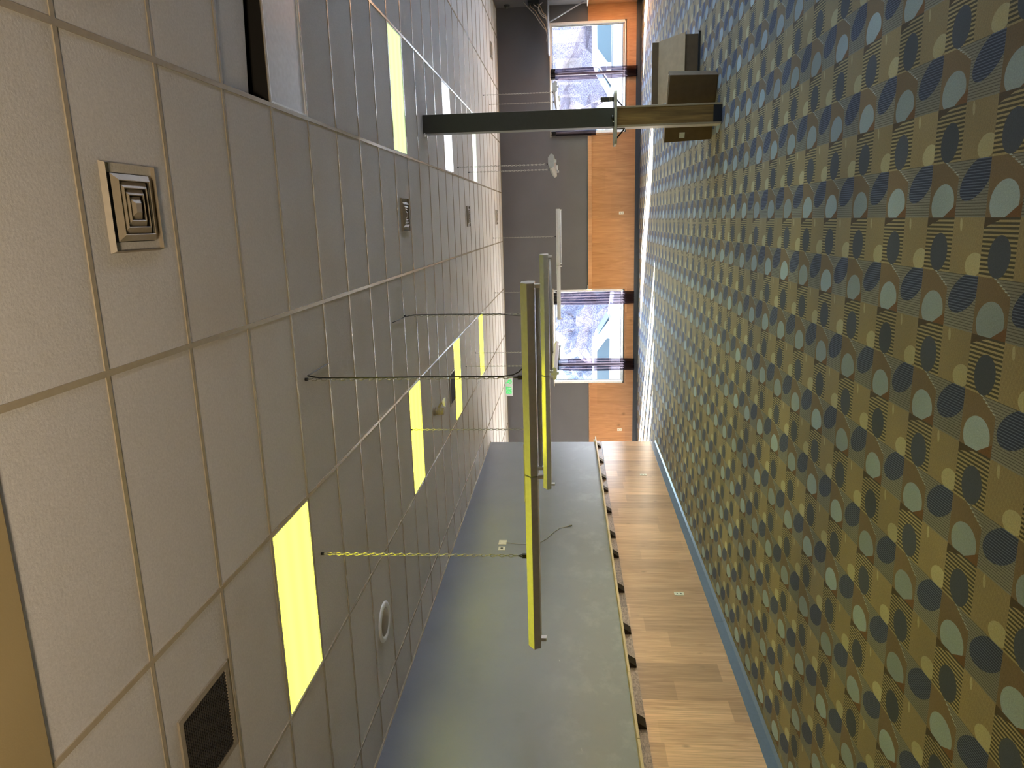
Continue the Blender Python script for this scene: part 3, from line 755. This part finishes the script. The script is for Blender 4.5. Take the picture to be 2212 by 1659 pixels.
# ================================================================== OUTSIDE
GZ = -.45
m = MB(); m.face([(-80, -30, GZ), (80, -30, GZ), (80, 120, GZ), (-80, 120, GZ)])
struct('ground', m, 'snow')
def car(x, y, ang, body, label, tall=1.0, pickup=False):
    r = thing('car' if not pickup else 'pickup_truck', (x, y, GZ), label, 'car'); r.rotation_euler = (0, 0, ang)
    def part(nm, mt, fn, bevel=0, par=None):
        m = MB(); fn(m); o = m.build(nm, mt, None, bevel); o.parent = par or r; return o
    w = .88
    if pickup: pf = [(-2.6, .38), (-2.65, .95), (-.75, .98), (-.70, 1.02), (1.0, 1.05), (2.35, .98), (2.55, .75), (2.55, .38)]
    else: pf = [(-2.2, .32), (-2.28, .72), (-2.2, .95), (1.0, 1.0), (2.0, .90), (2.3, .70), (2.32, .34)]
    part('body', body, lambda m: m.prism(pf, 1, -w, w), .07)
    cab = [(-.70, .98), (-.60, 1.62), (-.45, 1.72), (.35, 1.72), (.95, 1.02)] if pickup else [(-2.15, .92), (-1.9, 1.42), (-1.5, 1.52), (.2, 1.50), (.55, 1.40), (1.15, .97)]
    part('cabin', body, lambda m: m.prism(cab, 1, -w + .10, w - .10), .05)
    wins = [[(-.52, 1.08), (-.46, 1.58), (.25, 1.58), (.68, 1.08)]] if pickup else [[(-1.85, 1.02), (-1.68, 1.38), (-.95, 1.41), (-.92, 1.02)], [(-.84, 1.02), (-.84, 1.41), (.12, 1.40), (.62, 1.02)]]
    for s_ in (-1, 1):
        for q in wins: part('side_window', 'carglass', lambda m: m.prism(q, 1, s_ * (w - .105), s_ * (w - .08)))
    part('windscreen', 'carglass', lambda m: m.hull([(cab[-1][0] - .02, -.66, cab[-1][1] + .06), (cab[-1][0] - .02, .66, cab[-1][1] + .06), (cab[-2][0] + .03, .60, cab[-2][1] - .04), (cab[-2][0] + .03, -.60, cab[-2][1] - .04)],
         [(cab[-1][0] + .02, -.66, cab[-1][1] + .07), (cab[-1][0] + .02, .66, cab[-1][1] + .07), (cab[-2][0] + .06, .60, cab[-2][1] - .03), (cab[-2][0] + .06, -.60, cab[-2][1] - .03)]))
    for xw in (-1.45, 1.45):
        for s_ in (-1, 1):
            wh = part('wheel', 'tyre', lambda m: m.cyl((xw, s_ * .90 - (.2 if s_ > 0 else 0), .34), .34, .2, 1, 24), .02)
            part('hub_cap', 'alu', lambda m: m.cyl((xw, s_ * .905 - .005, .34), .19, .012, 1, 16), 0, wh)
    for s_ in (-1, 1):
        part('headlamp', 'orange', lambda m: m.box(2.22, 2.36, s_ * .62 - .16, s_ * .62 + .16, .68, .80), .02)
        part('tail_lamp', 'red', lambda m: m.box(-2.70 if pickup else -2.33, -2.20, s_ * .70 - .12, s_ * .70 + .12, .72, .90), .02)
    for s_ in (-1, 1): part('mirror', body, lambda m: m.box(.55, .75, s_ * .95 - .07, s_ * .95 + .07, 1.02, 1.16), .02)
car(-4.15, 23.0, 0, 'carw', 'white car parked outside the left window')
car(4.75, 22.6, math.pi, 'carw2', 'silver-white car parked outside the right window')

def blob(name, c, rad, mat, label, cat, seed, group=None, trunk=None):
    r = thing(name, (c[0], c[1], GZ), label, cat, group)
    b = bmesh.new(); bmesh.ops.create_icosphere(b, subdivisions=4, radius=1)
    rnd = random.Random(seed); ph = [rnd.uniform(0, 6.28) for _ in range(9)]
    for v in b.verts:
        n = v.co.normalized()
        k = 1 + .16 * math.sin(5 * n.x + ph[0]) * math.sin(6 * n.y + ph[1]) + .10 * math.sin(11 * n.z + ph[2] + 3 * n.x) + .07 * math.sin(19 * n.x + ph[3]) * math.sin(17 * n.z + ph[4]) + rnd.uniform(-.05, .05)
        v.co = Vector((n.x * rad[0] * k, n.y * rad[1] * k, n.z * rad[2] * k)) + Vector((c[0], c[1], c[2]))
        if v.co.z < GZ: v.co.z = GZ
    m = MB(); m.b.free(); m.b = b
    m.build('crown' if trunk else 'foliage', mat, r)
    m = MB()
    if trunk: m.tube([(c[0], c[1], GZ), (c[0] + .05, c[1], c[2] * .5), (c[0], c[1], c[2])], [.22, .17, .10], 10)
    else: m.tube([(c[0], c[1], GZ), (c[0], c[1], c[2])], .06, 8)
    m.build('trunk' if trunk else 'stem', 'bark', r)
    m = MB()
    for k in range(46):
        a = rnd.uniform(0, 6.28); e = rnd.uniform(.1, 1.2); L = rnd.uniform(.9, 1.22)
        d = Vector((math.cos(a) * math.cos(e) * rad[0], math.sin(a) * math.cos(e) * rad[1], math.sin(e) * rad[2])) * L
        p = Vector(c); m.tube([p + d * .45, p + d * .8 + Vector((rnd.uniform(-.1, .1), 0, rnd.uniform(-.1, .1))), p + d], [.03, .02, .008], 5)
    m.build('branches', 'bark', r)
blob('bush', (-4.6, 31, .7), (1.5, 1.2, 1.5), 'bush', 'bare purple-grey bush behind the white car, seen through the left window', 'bush', 3)
blob('bush', (-7.2, 33, .6), (1.7, 1.3, 1.4), 'bush2', 'frosted round shrub outside the left window, left of the purple bush', 'bush', 5)
blob('tree', (-3.2, 38, 3.4), (2.2, 1.6, 2.2), 'bush2', 'leafless tree outside the left window beside the pale house', 'tree', 8, None, True)
blob('tree', (9.2, 46, 3.4), (4.6, 2.4, 3.8), 'bush', 'broad bare tree filling the right window above the silver-white car', 'tree', 11, None, True)
blob('tree', (2.2, 53, 3.0), (3.0, 2.2, 3.4), 'bush2', 'pale frosted tree outside the right window beside the broad bare one', 'tree', 13, None, True)
def house(x0, x1, y, h, wall, label):
    r = thing('house', ((x0 + x1) / 2, y, GZ), label, 'house')
    m = MB(); m.box(x0, x1, y, y + 8, GZ, GZ + h); m.build('walls', wall, r)
    m = MB(); m.prism([(y - .5, GZ + h), (y + 8.5, GZ + h), (y + 4, GZ + h + 2.4)], 0, x0 - .4, x1 + .4); m.build('roof', 'roofm', r)
    n = max(2, int((x1 - x0) / 2.6))
    for k in range(n):
        x = x0 + (x1 - x0) * (k + .5) / n
        m = MB(); m.box(x - .5, x + .5, y - .03, y, GZ + .9, GZ + 2.2); wn_ = m.build('window', 'housewin', r)
        m = MB(); m.ring(x - .56, x + .56, GZ + .84, GZ + 2.26, .07, 0, 1)
        for v in m.b.verts: v.co = (v.co.x, y - .05 + v.co.z * .04, v.co.y)
        m.build('frame', 'white', wn_)
    m = MB(); m.box(x1 - 1.6, x1 - .7, y - .04, y, GZ, GZ + 2.1); m.build('front_door', 'roofm', r)
house(-11.5, -4.6, 46, 3.4, 'siding', 'pale blue house across the street outside the left window')
house(-22, -12.5, 50, 3.6, 'siding2', 'mauve house farther off outside the left window')
house(-1.0, 16, 60, 4.2, 'siding', 'pale blue house behind the trees outside the right window')
fn = thing('fence', (-10, 36, GZ), 'reddish board fence behind the parked white car', 'fence')
for k in range(30):
    m = MB(); m.box(-9.4 + k * .16, -9.27 + k * .16, 36, 36.03, GZ, GZ + 1.5 + .03 * (k % 3)); m.build('picket', 'fence', fn)
for z in (.3, 1.2):
    m = MB(); m.box(-9.42, -4.6, 36.03, 36.07, GZ + z, GZ + z + .09); m.build('rail', 'fence', fn)

# ================================================================== LIGHT
sun = bpy.data.lights.new('sun', 'SUN'); sun.energy = 85; sun.angle = math.radians(.25); sun.color = (1, .95, .88)
so = bpy.data.objects.new('sun', sun); COL.objects.link(so)
so.rotation_euler = Vector((1, -.60, -.443)).to_track_quat('-Z', 'Y').to_euler()
la = bpy.data.lights.new('added_warm_fill', 'SPOT'); la.energy = 250; la.shadow_soft_size = .3; la.color = (1, .80, .56)  # unseen spot without a fitting, added to brighten the near ceiling
la.spot_size = math.radians(110); la.spot_blend = .9
lo = bpy.data.objects.new('added_warm_fill', la); COL.objects.link(lo); lo.location = (-.4, -2.0, 1.9)
lo.rotation_euler = Vector((-.03, 1, 1.30)).to_track_quat('-Z', 'Y').to_euler()
w = bpy.data.worlds.new('sky'); S.world = w; w.use_nodes = True; nt = w.node_tree; nt.nodes.clear()
sk = nt.nodes.new('ShaderNodeTexSky'); sk.sky_type = 'NISHITA'; sk.sun_disc = False
sk.sun_elevation = math.radians(28); sk.sun_rotation = math.radians(280); sk.air_density = 1.2; sk.dust_density = 1.5
bg = nt.nodes.new('ShaderNodeBackground'); bg.inputs[1].default_value = 1.15
wo = nt.nodes.new('ShaderNodeOutputWorld'); nt.links.new(sk.outputs[0], bg.inputs[0]); nt.links.new(bg.outputs[0], wo.inputs[0])

# ================================================================== CAMERA
yaw, pitch, roll = -.223705921, .0819580242, .00875633488
cy_, sy_ = math.cos(yaw), math.sin(yaw); cp, sp_ = math.cos(pitch), math.sin(pitch); cr_, sr_ = math.cos(roll), math.sin(roll)
f = Vector((sy_ * cp, cy_ * cp, sp_)); rt = Vector((cy_, -sy_, 0)); dn = f.cross(rt)
r2 = rt * cr_ + dn * sr_; d2 = dn * cr_ - rt * sr_
cam = bpy.data.cameras.new('camera'); cam.sensor_width = 36; cam.lens = 36 * 1557.525 / 2212; cam.clip_start = .05; cam.clip_end = 400
c = bpy.data.objects.new('camera', cam); COL.objects.link(c)
X, Y, Z = d2, r2, -f                       # the phone was held sideways: the picture's right is the room's down
c.matrix_world = Matrix(((X.x, Y.x, Z.x, 0), (X.y, Y.y, Z.y, 0), (X.z, Y.z, Z.z, 1.76251607), (0, 0, 0, 1)))
S.camera = c
S.view_settings.view_transform = 'Standard'; S.view_settings.look = 'None'; S.view_settings.gamma = 1
S.view_settings.exposure = 2.1; S.view_settings.use_curve_mapping = False
S.cycles.max_bounces = 8; S.cycles.diffuse_bounces = 5; S.cycles.glossy_bounces = 3; S.cycles.transparent_max_bounces = 12
S.cycles.sample_clamp_indirect = 6; S.cycles.use_denoising = True
S.cycles.caustics_reflective = False; S.cycles.caustics_refractive = False
